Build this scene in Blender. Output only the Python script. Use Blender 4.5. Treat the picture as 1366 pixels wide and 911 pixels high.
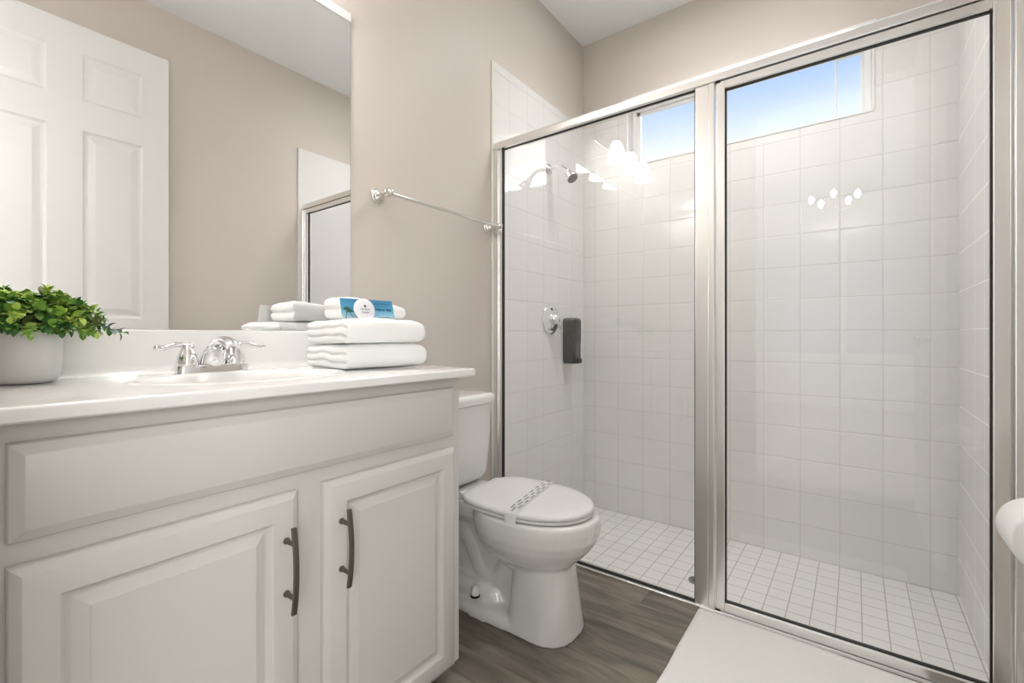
import bpy, bmesh, math, random
from math import sin, cos, pi, radians
from mathutils import Vector, Matrix, noise

for o in list(bpy.data.objects):
    bpy.data.objects.remove(o, do_unlink=True)
SC = bpy.context.scene
COL = SC.collection

# ------------------------------------------------------------------ camera, sky, sun, exposure
cam_d = bpy.data.cameras.new('camera')
cam = bpy.data.objects.new('camera', cam_d)
COL.objects.link(cam)
cam.location = (1.324, 0.0, 1.0)
cam.rotation_euler = (radians(90), 0, 0.6413)
cam_d.sensor_width = 36.0
cam_d.lens = 613.87 * 36.0 / 1366.0
cam_d.shift_y = -7.6 / 1366.0
cam_d.clip_start = 0.02
SC.camera = cam

SC.view_settings.view_transform = 'Standard'
SC.view_settings.look = 'None'
SC.view_settings.gamma = 1.0
SC.view_settings.use_curve_mapping = False
SC.view_settings.exposure = 0.36

world = bpy.data.worlds.new('sky')
SC.world = world
world.use_nodes = True
wn, wl = world.node_tree.nodes, world.node_tree.links
wn.clear()
w_out = wn.new('ShaderNodeOutputWorld')
w_bg = wn.new('ShaderNodeBackground')
w_tc = wn.new('ShaderNodeTexCoord')
w_sep = wn.new('ShaderNodeSeparateXYZ')
w_ramp = wn.new('ShaderNodeValToRGB')
wl.new(w_tc.outputs['Generated'], w_sep.inputs[0])
wl.new(w_sep.outputs['Z'], w_ramp.inputs[0])
wl.new(w_ramp.outputs[0], w_bg.inputs['Color'])
wl.new(w_bg.outputs[0], w_out.inputs['Surface'])
cr = w_ramp.color_ramp
cr.elements[0].position = 0.0
cr.elements[0].color = (0.72, 0.80, 0.90, 1)
cr.elements[1].position = 1.0
cr.elements[1].color = (0.13, 0.30, 0.85, 1)
e = cr.elements.new(0.35); e.color = (0.74, 0.81, 0.88, 1)
e = cr.elements.new(0.455); e.color = (0.32, 0.51, 0.88, 1)
w_bg.inputs['Strength'].default_value = 1.12

def add_light(name, kind, loc, energy, rot=(0, 0, 0), size=None, size_y=None, color=(1, 1, 1)):
    d = bpy.data.lights.new(name, kind)
    o = bpy.data.objects.new(name, d)
    COL.objects.link(o)
    o.location = loc
    o.rotation_euler = rot
    d.energy = energy
    d.color = color
    if kind == 'AREA':
        d.shape = 'RECTANGLE'
        d.size = size
        d.size_y = size_y or size
    return o

SUN_DIR = Vector((-0.666, -1.0, -0.368)).normalized()
sun = add_light('sun', 'SUN', (2, 4, 4), 1.9, color=(1.0, 0.97, 0.92))
sun.rotation_euler = SUN_DIR.to_track_quat('-Z', 'Y').to_euler()
sun.data.angle = radians(0.6)
# fill lights added at both sides of the room behind the doorway
add_light('bedroom_fill_light', 'AREA', (-1.5, -1.5, 1.5), 62, rot=(0, radians(-90), 0), size=1.6, size_y=2.2, color=(0.945, 0.975, 1.0))
add_light('bedroom_fill_light', 'AREA', (3.3, -1.5, 1.5), 62, rot=(0, radians(90), 0), size=1.6, size_y=2.2, color=(0.945, 0.975, 1.0))
# added fill light under the shower ceiling, above the frame, to brighten the recess
add_light('shower_fill_light', 'AREA', (0.83, 1.96, 2.706), 5.5, rot=(0, 0, 0), size=0.9, size_y=0.36, color=(0.99, 0.99, 1.0)).data.spread = radians(118)
LAMP = 18.0     # radiance of the vanity light's glass shades

# ------------------------------------------------------------------ materials
def srgb(r, g, b):
    f = lambda c: (c / 12.92 if c <= 0.04045 else ((c + 0.055) / 1.055) ** 2.4)
    return (f(r / 255.0), f(g / 255.0), f(b / 255.0), 1.0)

MATS = {}
def mat(name, col, rough=0.5, metal=0.0, spec=0.5, coat=0.0, sub=0.0, emit=None, emit_s=0.0, bump=None, mottle=None):
    m = bpy.data.materials.new(name)
    m.use_nodes = True
    nt = m.node_tree
    b = nt.nodes['Principled BSDF']
    b.inputs['Base Color'].default_value = col
    b.inputs['Roughness'].default_value = rough
    b.inputs['Metallic'].default_value = metal
    b.inputs['Specular IOR Level'].default_value = spec
    b.inputs['Coat Weight'].default_value = coat
    b.inputs['Coat Roughness'].default_value = 0.05
    if sub:
        b.inputs['Subsurface Weight'].default_value = sub
        b.inputs['Subsurface Scale'].default_value = 0.01
    if emit:
        b.inputs['Emission Color'].default_value = emit
        b.inputs['Emission Strength'].default_value = emit_s
    if bump or mottle:
        tc = nt.nodes.new('ShaderNodeTexCoord')
    if bump:
        sc, dist, st = bump
        n = nt.nodes.new('ShaderNodeTexNoise')
        n.inputs['Scale'].default_value = sc
        n.inputs['Detail'].default_value = 4
        nt.links.new(tc.outputs['Object'], n.inputs['Vector'])
        bp = nt.nodes.new('ShaderNodeBump')
        bp.inputs['Strength'].default_value = st
        bp.inputs['Distance'].default_value = dist
        nt.links.new(n.outputs['Fac'], bp.inputs['Height'])
        nt.links.new(bp.outputs[0], b.inputs['Normal'])
    if mottle:
        sc, amt = mottle
        n = nt.nodes.new('ShaderNodeTexNoise')
        n.inputs['Scale'].default_value = sc
        n.inputs['Detail'].default_value = 5
        nt.links.new(tc.outputs['Object'], n.inputs['Vector'])
        mx = nt.nodes.new('ShaderNodeMix'); mx.data_type = 'RGBA'
        mx.inputs[6].default_value = col
        mx.inputs[7].default_value = tuple(c * (1 - amt) for c in col[:3]) + (1,)
        nt.links.new(n.outputs['Fac'], mx.inputs[0])
        nt.links.new(mx.outputs[2], b.inputs['Base Color'])
    MATS[name] = m
    return m

M_WALL = mat('beige_paint', srgb(213, 204, 195), 0.42, spec=0.35, bump=(160, 0.0006, 0.25))
M_CEIL = mat('ceiling_paint', srgb(243, 243, 242), 0.8, bump=(60, 0.001, 0.3))
M_BEDWALL = mat('bedroom_paint', srgb(232, 231, 228), 0.6)
M_CARPET = mat('pale_carpet', srgb(205, 200, 192), 0.95, bump=(300, 0.002, 0.4))
M_TRIM = mat('white_trim_paint', srgb(232, 231, 228), 0.35)
M_DOOR = mat('white_door_paint', srgb(230, 228, 225), 0.35, bump=(90, 0.0004, 0.15))
M_CAB = mat('cabinet_paint', srgb(212, 209, 203), 0.32, mottle=(3, 0.03), bump=(70, 0.0004, 0.15))
M_TOE = mat('toe_kick_wood', srgb(190, 186, 178), 0.6)  # slightly darker tone than the cabinet paint
M_MARB = mat('cultured_marble', srgb(241, 240, 237), 0.13, coat=0.3, mottle=(6, 0.02))
M_CHINA = mat('white_china', srgb(232, 231, 228), 0.07, coat=0.5)
M_SEAT = mat('seat_plastic', srgb(234, 233, 231), 0.22)
M_CHROME = mat('chrome', (0.84, 0.84, 0.85, 1), 0.09, metal=1.0)
M_NICKEL = mat('polished_nickel', (0.80, 0.77, 0.73, 1), 0.14, metal=1.0)
M_FRAME = mat('satin_aluminium', (0.88, 0.875, 0.865, 1), 0.27, metal=1.0)
M_PULL = mat('dark_bronze_pull', srgb(112, 104, 94), 0.38, metal=0.75)
M_BLACK = mat('black_gasket', srgb(28, 26, 22), 0.5)
M_DISP = mat('charcoal_plastic', srgb(50, 53, 52), 0.09, coat=0.5)
M_DISPB = mat('black_plastic', srgb(26, 27, 27), 0.2)
M_TOWEL = mat('white_terry', srgb(249, 249, 247), 0.95, spec=0.1, bump=(900, 0.0015, 0.5))
M_MAT = mat('white_mat_terry', srgb(248, 247, 244), 0.95, spec=0.1, bump=(700, 0.0015, 0.5))
M_POT = mat('white_ceramic_pot', srgb(232, 231, 230), 0.55, bump=(120, 0.0006, 0.3))
M_SOIL = mat('dark_soil', srgb(40, 34, 26), 0.9, bump=(150, 0.003, 0.8))
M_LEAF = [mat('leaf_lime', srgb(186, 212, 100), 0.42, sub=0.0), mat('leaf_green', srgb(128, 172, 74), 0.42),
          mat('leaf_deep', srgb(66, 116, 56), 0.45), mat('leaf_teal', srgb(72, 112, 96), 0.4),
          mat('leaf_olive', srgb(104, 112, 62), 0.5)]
M_STEM = mat('stem_green', srgb(66, 78, 40), 0.6)
M_PAPER = mat('toilet_paper', srgb(242, 241, 239), 0.9, spec=0.1)
M_CORE = mat('cardboard', srgb(170, 150, 125), 0.9)
M_BAND = mat('paper_band', srgb(233, 232, 230), 0.5)
M_INK = mat('grey_ink', srgb(146, 144, 147), 0.8)
M_DINK = mat('dark_ink', srgb(24, 52, 70), 0.8)
M_SOAP = mat('soap_wrapper', srgb(238, 236, 240), 0.5)
M_SAND = mat('sand_print', srgb(186, 208, 205), 0.5)
M_PALM = mat('palm_print', srgb(66, 110, 90), 0.5)
M_WHITE = mat('white_plastic', srgb(235, 234, 232), 0.35)
M_VINYL = mat('window_vinyl', srgb(238, 238, 236), 0.35)
M_CREAM = mat('cream_bullnose', srgb(232, 230, 222), 0.15, coat=0.3)
M_SHADE = mat('frosted_glass_lit', (1, 1, 1, 1), 0.4, emit=(1.0, 0.985, 0.965, 1), emit_s=LAMP)
M_BULB = mat('lit_bulb', (1, 1, 1, 1), 0.4, emit=(1.0, 0.95, 0.88, 1), emit_s=26.0)
M_PANEL = mat('fill_panel_glow', (1, 1, 1, 1), 0.4, emit=(1.0, 0.985, 0.96, 1), emit_s=3.0)
M_MIRROR = mat('silvered_mirror', (0.93, 0.935, 0.93, 1), 0.0, metal=1.0)
M_SILVER = mat('mirror_edge', (0.55, 0.56, 0.55, 1), 0.2, metal=1.0)

def glass_mat(name, tint, rough=0.0):
    m = bpy.data.materials.new(name); m.use_nodes = True
    nt = m.node_tree; nt.nodes.clear()
    out = nt.nodes.new('ShaderNodeOutputMaterial')
    tr = nt.nodes.new('ShaderNodeBsdfTransparent'); tr.inputs[0].default_value = tint
    gl = nt.nodes.new('ShaderNodeBsdfGlossy'); gl.inputs['Roughness'].default_value = rough
    lw = nt.nodes.new('ShaderNodeLayerWeight'); lw.inputs['Blend'].default_value = 0.5
    pw = nt.nodes.new('ShaderNodeMath'); pw.operation = 'POWER'; pw.inputs[1].default_value = 5
    ma = nt.nodes.new('ShaderNodeMath'); ma.operation = 'MULTIPLY_ADD'
    ma.inputs[1].default_value = 0.94; ma.inputs[2].default_value = 0.045
    mx = nt.nodes.new('ShaderNodeMixShader')
    L = nt.links.new
    L(lw.outputs['Facing'], pw.inputs[0]); L(pw.outputs[0], ma.inputs[0]); L(ma.outputs[0], mx.inputs[0])
    L(tr.outputs[0], mx.inputs[1]); L(gl.outputs[0], mx.inputs[2]); L(mx.outputs[0], out.inputs[0])
    return m
M_GLASS = glass_mat('clear_glass', (0.987, 0.986, 0.985, 1))
M_WGLASS = glass_mat('window_glass', (0.98, 0.985, 0.99, 1))

def tile_mat(name, ua, va, u0, v0, p, tile, grout, gw=0.0011, rough=0.10, rnd=0.006, bstr=0.6):
    """square glazed tiles: grout lines at u0+n*p, v0+n*p measured in object space (objects sit at the origin)"""
    m = bpy.data.materials.new(name); m.use_nodes = True
    nt = m.node_tree; b = nt.nodes['Principled BSDF']; L = nt.links.new
    tc = nt.nodes.new('ShaderNodeTexCoord'); sp = nt.nodes.new('ShaderNodeSeparateXYZ')
    L(tc.outputs['Object'], sp.inputs[0])
    def M(op, a, b2=None, c=None):
        n = nt.nodes.new('ShaderNodeMath'); n.operation = op
        for i, v in enumerate((a, b2, c)):
            if v is None: continue
            if isinstance(v, (int, float)): n.inputs[i].default_value = v
            else: L(v, n.inputs[i])
        return n.outputs[0]
    def edge(ax, o):
        s = M('DIVIDE', M('SUBTRACT', sp.outputs[ax], o), p)
        f = M('FRACT', s)
        return M('MULTIPLY', M('MINIMUM', f, M('SUBTRACT', 1.0, f)), p), M('FLOOR', s)
    du, iu = edge(ua, u0); dv, iv = edge(va, v0)
    d = M('MINIMUM', du, dv)
    def mr(x, a, b2):
        n = nt.nodes.new('ShaderNodeMapRange'); n.interpolation_type = 'SMOOTHSTEP'
        n.inputs['From Min'].default_value = a; n.inputs['From Max'].default_value = b2
        L(x, n.inputs['Value']); return n.outputs[0]
    mask = mr(d, gw * 0.7, gw * 1.5)
    hgt = mr(d, gw, rnd)
    # each tile sits at its own very slight tilt and the glaze is faintly wavy
    cb = nt.nodes.new('ShaderNodeCombineXYZ'); L(iu, cb.inputs[0]); L(iv, cb.inputs[1])
    wn_ = nt.nodes.new('ShaderNodeTexWhiteNoise'); L(cb.outputs[0], wn_.inputs['Vector'])
    sc = nt.nodes.new('ShaderNodeSeparateColor'); L(wn_.outputs['Color'], sc.inputs[0])
    tu = M('MULTIPLY', M('SUBTRACT', sc.outputs[0], 0.5), M('SUBTRACT', sp.outputs[ua], u0))
    tv = M('MULTIPLY', M('SUBTRACT', sc.outputs[1], 0.5), M('SUBTRACT', sp.outputs[va], v0))
    ns = nt.nodes.new('ShaderNodeTexNoise'); ns.inputs['Scale'].default_value = 9; ns.inputs['Detail'].default_value = 1
    L(tc.outputs['Object'], ns.inputs['Vector'])
    h = M('ADD', M('MULTIPLY', hgt, 0.0009), M('MULTIPLY', ns.outputs['Fac'], 0.0016))
    h = M('ADD', h, M('MULTIPLY', M('ADD', tu, tv), 0.004))
    bp = nt.nodes.new('ShaderNodeBump'); bp.inputs['Strength'].default_value = bstr; bp.inputs['Distance'].default_value = 1.0
    L(h, bp.inputs['Height']); L(bp.outputs[0], b.inputs['Normal'])
    mx = nt.nodes.new('ShaderNodeMix'); mx.data_type = 'RGBA'
    mx.inputs[6].default_value = grout; mx.inputs[7].default_value = tile
    L(mask, mx.inputs[0]); L(mx.outputs[2], b.inputs['Base Color'])
    ro = nt.nodes.new('ShaderNodeMapRange'); ro.inputs['To Min'].default_value = 0.7; ro.inputs['To Max'].default_value = rough
    L(mask, ro.inputs['Value']); L(ro.outputs[0], b.inputs['Roughness'])
    return m

PIT = 0.1482
T_COL = srgb(233, 232, 229); G_COL = srgb(208, 205, 200)
M_TILE_SIDE = tile_mat('wall_tile_side', 1, 2, 2.484, -0.0145, PIT, T_COL, G_COL)
M_TILE_RIGHT = tile_mat('wall_tile_right', 1, 2, 2.484, -0.0145, PIT, T_COL, srgb(227, 226, 223), gw=0.0008, rough=0.16, bstr=0.02)
M_TILE_BACK = tile_mat('wall_tile_back', 0, 2, 0.9717, -0.0145, PIT, T_COL, G_COL)
M_TILE_FLOOR = tile_mat('floor_tile_mosaic', 0, 1, 0.9717, 2.484, PIT / 2, srgb(226, 224, 221), srgb(176, 172, 166), gw=0.0016, rough=0.35, rnd=0.004, bstr=0.35)

def wood_mat():
    m = bpy.data.materials.new('grey_oak_vinyl'); m.use_nodes = True
    nt = m.node_tree; b = nt.nodes['Principled BSDF']; L = nt.links.new
    tc = nt.nodes.new('ShaderNodeTexCoord'); sp = nt.nodes.new('ShaderNodeSeparateXYZ'); L(tc.outputs['Object'], sp.inputs[0])
    def M(op, a, b2=None):
        n = nt.nodes.new('ShaderNodeMath'); n.operation = op
        for i, v in enumerate((a, b2)):
            if v is None: continue
            if isinstance(v, (int, float)): n.inputs[i].default_value = v
            else: L(v, n.inputs[i])
        return n.outputs[0]
    PW = 0.175
    v = M('DIVIDE', M('ADD', sp.outputs[1], 0.04), PW); row = M('FLOOR', v); fv = M('FRACT', v)
    off = M('FRACT', M('MULTIPLY', row, 0.377)); u = M('ADD', M('DIVIDE', sp.outputs[0], 1.2), off)
    pid = M('FLOOR', u); fu = M('FRACT', u)
    cb = nt.nodes.new('ShaderNodeCombineXYZ'); L(row, cb.inputs[0]); L(pid, cb.inputs[1])
    wn_ = nt.nodes.new('ShaderNodeTexWhiteNoise'); L(cb.outputs[0], wn_.inputs['Vector'])
    mp = nt.nodes.new('ShaderNodeMapping'); mp.inputs['Scale'].default_value = (2.6, 13, 1)
    ad = nt.nodes.new('ShaderNodeVectorMath'); ad.operation = 'ADD'
    s3 = nt.nodes.new('ShaderNodeVectorMath'); s3.operation = 'SCALE'; s3.inputs['Scale'].default_value = 7.0
    L(wn_.outputs['Color'], s3.inputs[0]); L(tc.outputs['Object'], ad.inputs[0]); L(s3.outputs[0], ad.inputs[1]); L(ad.outputs[0], mp.inputs[0])
    n1 = nt.nodes.new('ShaderNodeTexNoise'); n1.inputs['Scale'].default_value = 1.7; n1.inputs['Detail'].default_value = 6; n1.inputs['Distortion'].default_value = 0.6
    L(mp.outputs[0], n1.inputs['Vector'])
    mp2 = nt.nodes.new('ShaderNodeMapping'); mp2.inputs['Scale'].default_value = (6, 90, 1); L(ad.outputs[0], mp2.inputs[0])
    n2 = nt.nodes.new('ShaderNodeTexNoise'); n2.inputs['Scale'].default_value = 1.0; n2.inputs['Detail'].default_value = 3; L(mp2.outputs[0], n2.inputs['Vector'])
    f = M('ADD', M('MULTIPLY', n1.outputs['Fac'], 0.86), M('MULTIPLY', n2.outputs['Fac'], 0.14))
    f = M('ADD', f, M('MULTIPLY', M('SUBTRACT', wn_.outputs['Value'], 0.5), 0.12))
    rp = nt.nodes.new('ShaderNodeValToRGB'); L(f, rp.inputs[0]); c = rp.color_ramp
    c.elements[0].position = 0.28; c.elements[0].color = srgb(84, 77, 67)
    c.elements[1].position = 0.75; c.elements[1].color = srgb(166, 156, 142)
    e1 = c.elements.new(0.5); e1.color = srgb(126, 117, 105)
    seam = M('MINIMUM', M('MULTIPLY', M('MINIMUM', fv, M('SUBTRACT', 1.0, fv)), PW), M('MULTIPLY', M('MINIMUM', fu, M('SUBTRACT', 1.0, fu)), 1.2))
    mr = nt.nodes.new('ShaderNodeMapRange'); mr.inputs['From Max'].default_value = 0.0012; L(seam, mr.inputs['Value'])
    mr.inputs['To Min'].default_value = 0.7
    mu = nt.nodes.new('ShaderNodeVectorMath'); mu.operation = 'SCALE'; L(rp.outputs[0], mu.inputs[0]); L(mr.outputs[0], mu.inputs['Scale'])
    L(mu.outputs[0], b.inputs['Base Color'])
    b.inputs['Roughness'].default_value = 0.42
    return m
M_WOOD = wood_mat()

def ocean_mat():
    """printed beach scene: sea blue at the top running to pale water and sand at the foot of the card"""
    m = bpy.data.materials.new('beach_print'); m.use_nodes = True
    nt = m.node_tree; b = nt.nodes['Principled BSDF']; L = nt.links.new
    tc = nt.nodes.new('ShaderNodeTexCoord'); sp = nt.nodes.new('ShaderNodeSeparateXYZ'); L(tc.outputs['Object'], sp.inputs[0])
    n = nt.nodes.new('ShaderNodeTexNoise'); n.inputs['Scale'].default_value = 60; L(tc.outputs['Object'], n.inputs['Vector'])
    ma = nt.nodes.new('ShaderNodeMath'); ma.operation = 'MULTIPLY_ADD'; ma.inputs[1].default_value = 0.012; L(n.outputs['Fac'], ma.inputs[0]); L(sp.outputs[2], ma.inputs[2])
    mr = nt.nodes.new('ShaderNodeMapRange'); mr.inputs['From Min'].default_value = 0.005; mr.inputs['From Max'].default_value = 0.062; L(ma.outputs[0], mr.inputs['Value'])
    rp = nt.nodes.new('ShaderNodeValToRGB'); L(mr.outputs[0], rp.inputs[0]); c = rp.color_ramp
    c.elements[0].position = 0.05; c.elements[0].color = srgb(196, 205, 204)
    c.elements[1].position = 1.0; c.elements[1].color = srgb(62, 140, 182)
    e1 = c.elements.new(0.25); e1.color = srgb(140, 192, 214)
    e1 = c.elements.new(0.55); e1.color = srgb(84, 164, 202)
    L(rp.outputs[0], b.inputs['Base Color']); b.inputs['Roughness'].default_value = 0.35
    return m
M_OCEAN = ocean_mat()

# ------------------------------------------------------------------ helpers
def obj(name, bm, m, parent=None, smooth=False, bevel=0.0, kind=None, sub=0, auto=None):
    me = bpy.data.meshes.new(name)
    bmesh.ops.recalc_face_normals(bm, faces=bm.faces[:])
    bm.to_mesh(me); bm.free()
    o = bpy.data.objects.new(name, me)
    COL.objects.link(o)
    for mm in (m if isinstance(m, (list, tuple)) else [m]):
        me.materials.append(mm)
    if smooth or auto:
        for p in me.polygons: p.use_smooth = True
    if auto:
        me.set_sharp_from_angle(angle=radians(auto))
    if bevel:
        md = o.modifiers.new('bevel', 'BEVEL'); md.width = bevel; md.segments = 3; md.limit_method = 'ANGLE'
        md.angle_limit = radians(40); md.harden_normals = False
    if sub:
        md = o.modifiers.new('subdivision', 'SUBSURF'); md.levels = sub; md.render_levels = sub
    if parent is not None:
        o.parent = parent
        o.location = -parent.location if parent.get('_w', 0) else (0, 0, 0)
    if kind: o['kind'] = kind
    return o

def thing(name, label, cat, loc=(0, 0, 0), rotz=0.0, group=None):
    o = bpy.data.objects.new(name, None); COL.objects.link(o)
    o.empty_display_size = 0.05
    o.location = loc; o.rotation_euler = (0, 0, rotz)
    o['label'] = label; o['category'] = cat
    if group: o['group'] = group
    return o

def tag(o, label, cat, group=None):
    o['label'] = label; o['category'] = cat
    if group: o['group'] = group
    return o

def box(bm, x0, x1, y0, y1, z0, z1, mi=0):
    v = [bm.verts.new(p) for p in ((x0, y0, z0), (x1, y0, z0), (x1, y1, z0), (x0, y1, z0), (x0, y0, z1), (x1, y0, z1), (x1, y1, z1), (x0, y1, z1))]
    for f in ((0, 3, 2, 1), (4, 5, 6, 7), (0, 1, 5, 4), (1, 2, 6, 5), (2, 3, 7, 6), (3, 0, 4, 7)):
        fc = bm.faces.new([v[i] for i in f]); fc.material_index = mi
    return bm

def boxes(*bs):
    bm = bmesh.new()
    for b in bs: box(bm, *b)
    return bm

def struct(name, bm, m, **k):
    return obj(name, bm, m, kind='structure', **k)

def loft(bm, rings, cap0=True, cap1=True, closed=False, mi=0):
    """rings: lists of equal length of points"""
    vs = [[bm.verts.new(p) for p in r] for r in rings]
    n = len(vs[0])
    rng = range(len(vs)) if closed else range(len(vs) - 1)
    for i in rng:
        a, b = vs[i], vs[(i + 1) % len(vs)]
        for j in range(n):
            f = bm.faces.new((a[j], a[(j + 1) % n], b[(j + 1) % n], b[j])); f.material_index = mi
    if not closed:
        if cap0: bm.faces.new(list(reversed(vs[0]))).material_index = mi
        if cap1: bm.faces.new(vs[-1]).material_index = mi
    return vs

def lathe(bm, prof, n=32, origin=(0, 0, 0), axis='Z', cap0=True, cap1=True, mi=0, wob=None):
    """prof: (radius, height) pairs"""
    O = Vector(origin); rings = []
    for r, h in prof:
        ring = []
        for k in range(n):
            a = 2 * pi * k / n
            rr = r * (1 + (wob(a, h) if wob else 0))
            c, s = rr * cos(a), rr * sin(a)
            p = {'Z': (c, s, h), 'X': (h, c, s), 'Y': (s, h, c)}[axis]
            ring.append(O + Vector(p))
        rings.append(ring)
    return loft(bm, rings, cap0, cap1, mi=mi)

def tube(bm, pts, rad, n=12, flat=None, up=Vector((0, 0, 1)), mi=0):
    """swept tube; rad number or list; flat = (side factor, up factor) or list of them"""
    pts = [Vector(p) for p in pts]; rings = []
    for i, p in enumerate(pts):
        t = (pts[min(i + 1, len(pts) - 1)] - pts[max(i - 1, 0)]).normalized()
        s = t.cross(up)
        if s.length < 1e-4: s = t.cross(Vector((1, 0, 0)))
        s.normalize(); u = s.cross(t).normalized()
        r = rad[i] if isinstance(rad, (list, tuple)) else rad
        fs, fu = (1, 1) if flat is None else (flat[i] if isinstance(flat, list) else flat)
        rings.append([p + s * (r * fs * cos(2 * pi * k / n)) + u * (r * fu * sin(2 * pi * k / n)) for k in range(n)])
    return loft(bm, rings, mi=mi)

def smooth_path(pts, m=6):
    P = [Vector(p) for p in pts]; out = []
    for i in range(len(P) - 1):
        p0 = P[max(i - 1, 0)]; p1 = P[i]; p2 = P[i + 1]; p3 = P[min(i + 2, len(P) - 1)]
        for k in range(m):
            t = k / m
            out.append(0.5 * ((2 * p1) + (-p0 + p2) * t + (2 * p0 - 5 * p1 + 4 * p2 - p3) * t * t + (-p0 + 3 * p1 - 3 * p2 + p3) * t ** 3))
    out.append(P[-1]); return out

def sellipse(cx, cy, z, xf, xb, hw, n=40, pf=2.0, pb=2.6):
    """egg outline in plan: front reach xf, back reach xb from cx, half width hw"""
    ring = []
    for k in range(n):
        a = 2 * pi * k / n
        c, s = cos(a), sin(a)
        p = pf if c > 0 else pb
        ex = abs(c) ** (2 / p) * (1 if c >= 0 else -1) * (xf if c >= 0 else xb)
        ey = abs(s) ** (2 / p) * (1 if s >= 0 else -1) * hw
        ring.append(Vector((cx + ex, cy + ey, z)))
    return ring

def rect_rings(bm, y0, y1, z0, z1, prof, cap=True):
    """panel facing +x: prof = (inset, x) pairs from the back outwards"""
    rings = []
    for ins, x in prof:
        rings.append([Vector((x, y0 + ins, z0 + ins)), Vector((x, y1 - ins, z0 + ins)), Vector((x, y1 - ins, z1 - ins)), Vector((x, y0 + ins, z1 - ins))])
    loft(bm, rings, cap0=True, cap1=cap)

FZ = 0.079      # bathroom floor
SZ = -0.0145    # sunken shower floor
W = 1.655       # right wall face
CZ = 2.75       # ceiling
TW = 2.248      # top of wall tile
YB = 2.484      # tiled face of the back wall

# ------------------------------------------------------------------ room shell
struct('floor', boxes((-0.1, W + 0.2, -0.13, 1.672, FZ - 0.06, FZ)), M_WOOD)
struct('floor_shower', boxes((0.0, W, 1.66, YB + 0.01, SZ - 0.05, SZ)), M_TILE_FLOOR)
struct('wall_left', boxes((-0.12, 0.0, -0.13, YB + 0.2, SZ - 0.1, CZ)), M_WALL)
# right wall in two materials: paint, then the tile of the shower
struct('wall_right', boxes((W + 0.005, W + 0.15, -0.13, YB + 0.2, SZ - 0.1, CZ)), M_WALL)
struct('ceiling', boxes((-0.12, W + 0.15, -0.13, YB + 0.2, CZ, CZ + 0.1)), M_CEIL)
struct('wall_left_tile', boxes((0.0, 0.008, 1.62, YB, SZ, TW)), M_TILE_SIDE)
struct('wall_right_tile', boxes((W - 0.007, W + 0.006, 1.60, YB, SZ, TW)), M_TILE_RIGHT)
struct('trim_1', boxes((0.0, 0.0095, 1.614, 1.624, FZ, TW)), M_CREAM, bevel=0.003)
# back wall with the window opening (x 0.28..1.384, z 1.96..2.335)
WX0, WX1, WZ0, WZ1 = 0.285, 1.384, 1.960, 2.335
YW = YB + 0.008
struct('wall_back', boxes((-0.12, WX0, YW, YW + 0.15, SZ - 0.1, CZ), (WX1, W + 0.15, YW, YW + 0.15, SZ - 0.1, CZ),
                          (WX0, WX1, YW, YW + 0.15, WZ1, CZ), (WX0, WX1, YW, YW + 0.15, SZ - 0.1, WZ0)), M_WALL)
struct('wall_back_tile', boxes((0.008, WX0, YB, YW, SZ, TW), (WX1, W - 0.007, YB, YW, SZ, TW), (WX0, WX1, YB, YW, SZ, WZ0)), M_TILE_BACK)
# curb riser below the enclosure, seen from the shower side
struct('trim_2', boxes((0.0, W, 1.655, 1.675, SZ, FZ - 0.002)), M_TILE_FLOOR)
# window reveal lining and casing bead
struct('trim_3', boxes((WX0 - 0.006, WX0 + 0.004, YB - 0.004, YW + 0.14, WZ0 - 0.004, WZ1 + 0.006),
                       (WX1 - 0.004, WX1 + 0.006, YB - 0.004, YW + 0.14, WZ0 - 0.004, WZ1 + 0.006),
                       (WX0 - 0.02, WX1 + 0.01, YB - 0.006, YW + 0.14, WZ1 - 0.004, WZ1 + 0.008),
                       (WX0 - 0.006, WX1 + 0.006, YB - 0.003, YW + 0.14, WZ0 - 0.006, WZ0 + 0.001)), M_TRIM, bevel=0.002)
# window: vinyl slider with two sashes
wf = bmesh.new()
fy0, fy1 = 2.548, 2.60
box(wf, WX0 + .004, WX0 + .03, fy0, fy1, WZ0, WZ1 - .004); box(wf, WX1 - .03, WX1 - .004, fy0, fy1, WZ0, WZ1 - .004)
box(wf, WX0 + .03, WX1 - .03, fy0, fy1, WZ1 - .055, WZ1 - .004); box(wf, WX0 + .03, WX1 - .03, fy0, fy1, WZ0, WZ0 + .018)
win = struct('window_1', wf, M_VINYL, bevel=0.003)
sf = bmesh.new()
for (a, b, y0, y1) in ((WX0 + .03, 1.256, 2.556, 2.572), (1.248, WX1 - .03, 2.574, 2.590)):
    box(sf, a, a + .022 if a < 1 else a + .005, y0, y1, WZ0 + .018, WZ1 - .055); box(sf, b - (.005 if a < 1 else .012), b, y0, y1, WZ0 + .018, WZ1 - .055)
    box(sf, a, b, y0, y1, WZ1 - .075, WZ1 - .055); box(sf, a, b, y0, y1, WZ0 + .018, WZ0 + .027)
obj('window_sash', sf, M_VINYL, win, bevel=0.002)
obj('window_pane', boxes((WX0 + .05, 1.25, 2.562, 2.566, WZ0 + .03, WZ1 - .07)), M_WGLASS, win)
obj('window_pane', boxes((1.25, WX1 - .035, 2.580, 2.584, WZ0 + .03, WZ1 - .07)), M_WGLASS, win)

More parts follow.
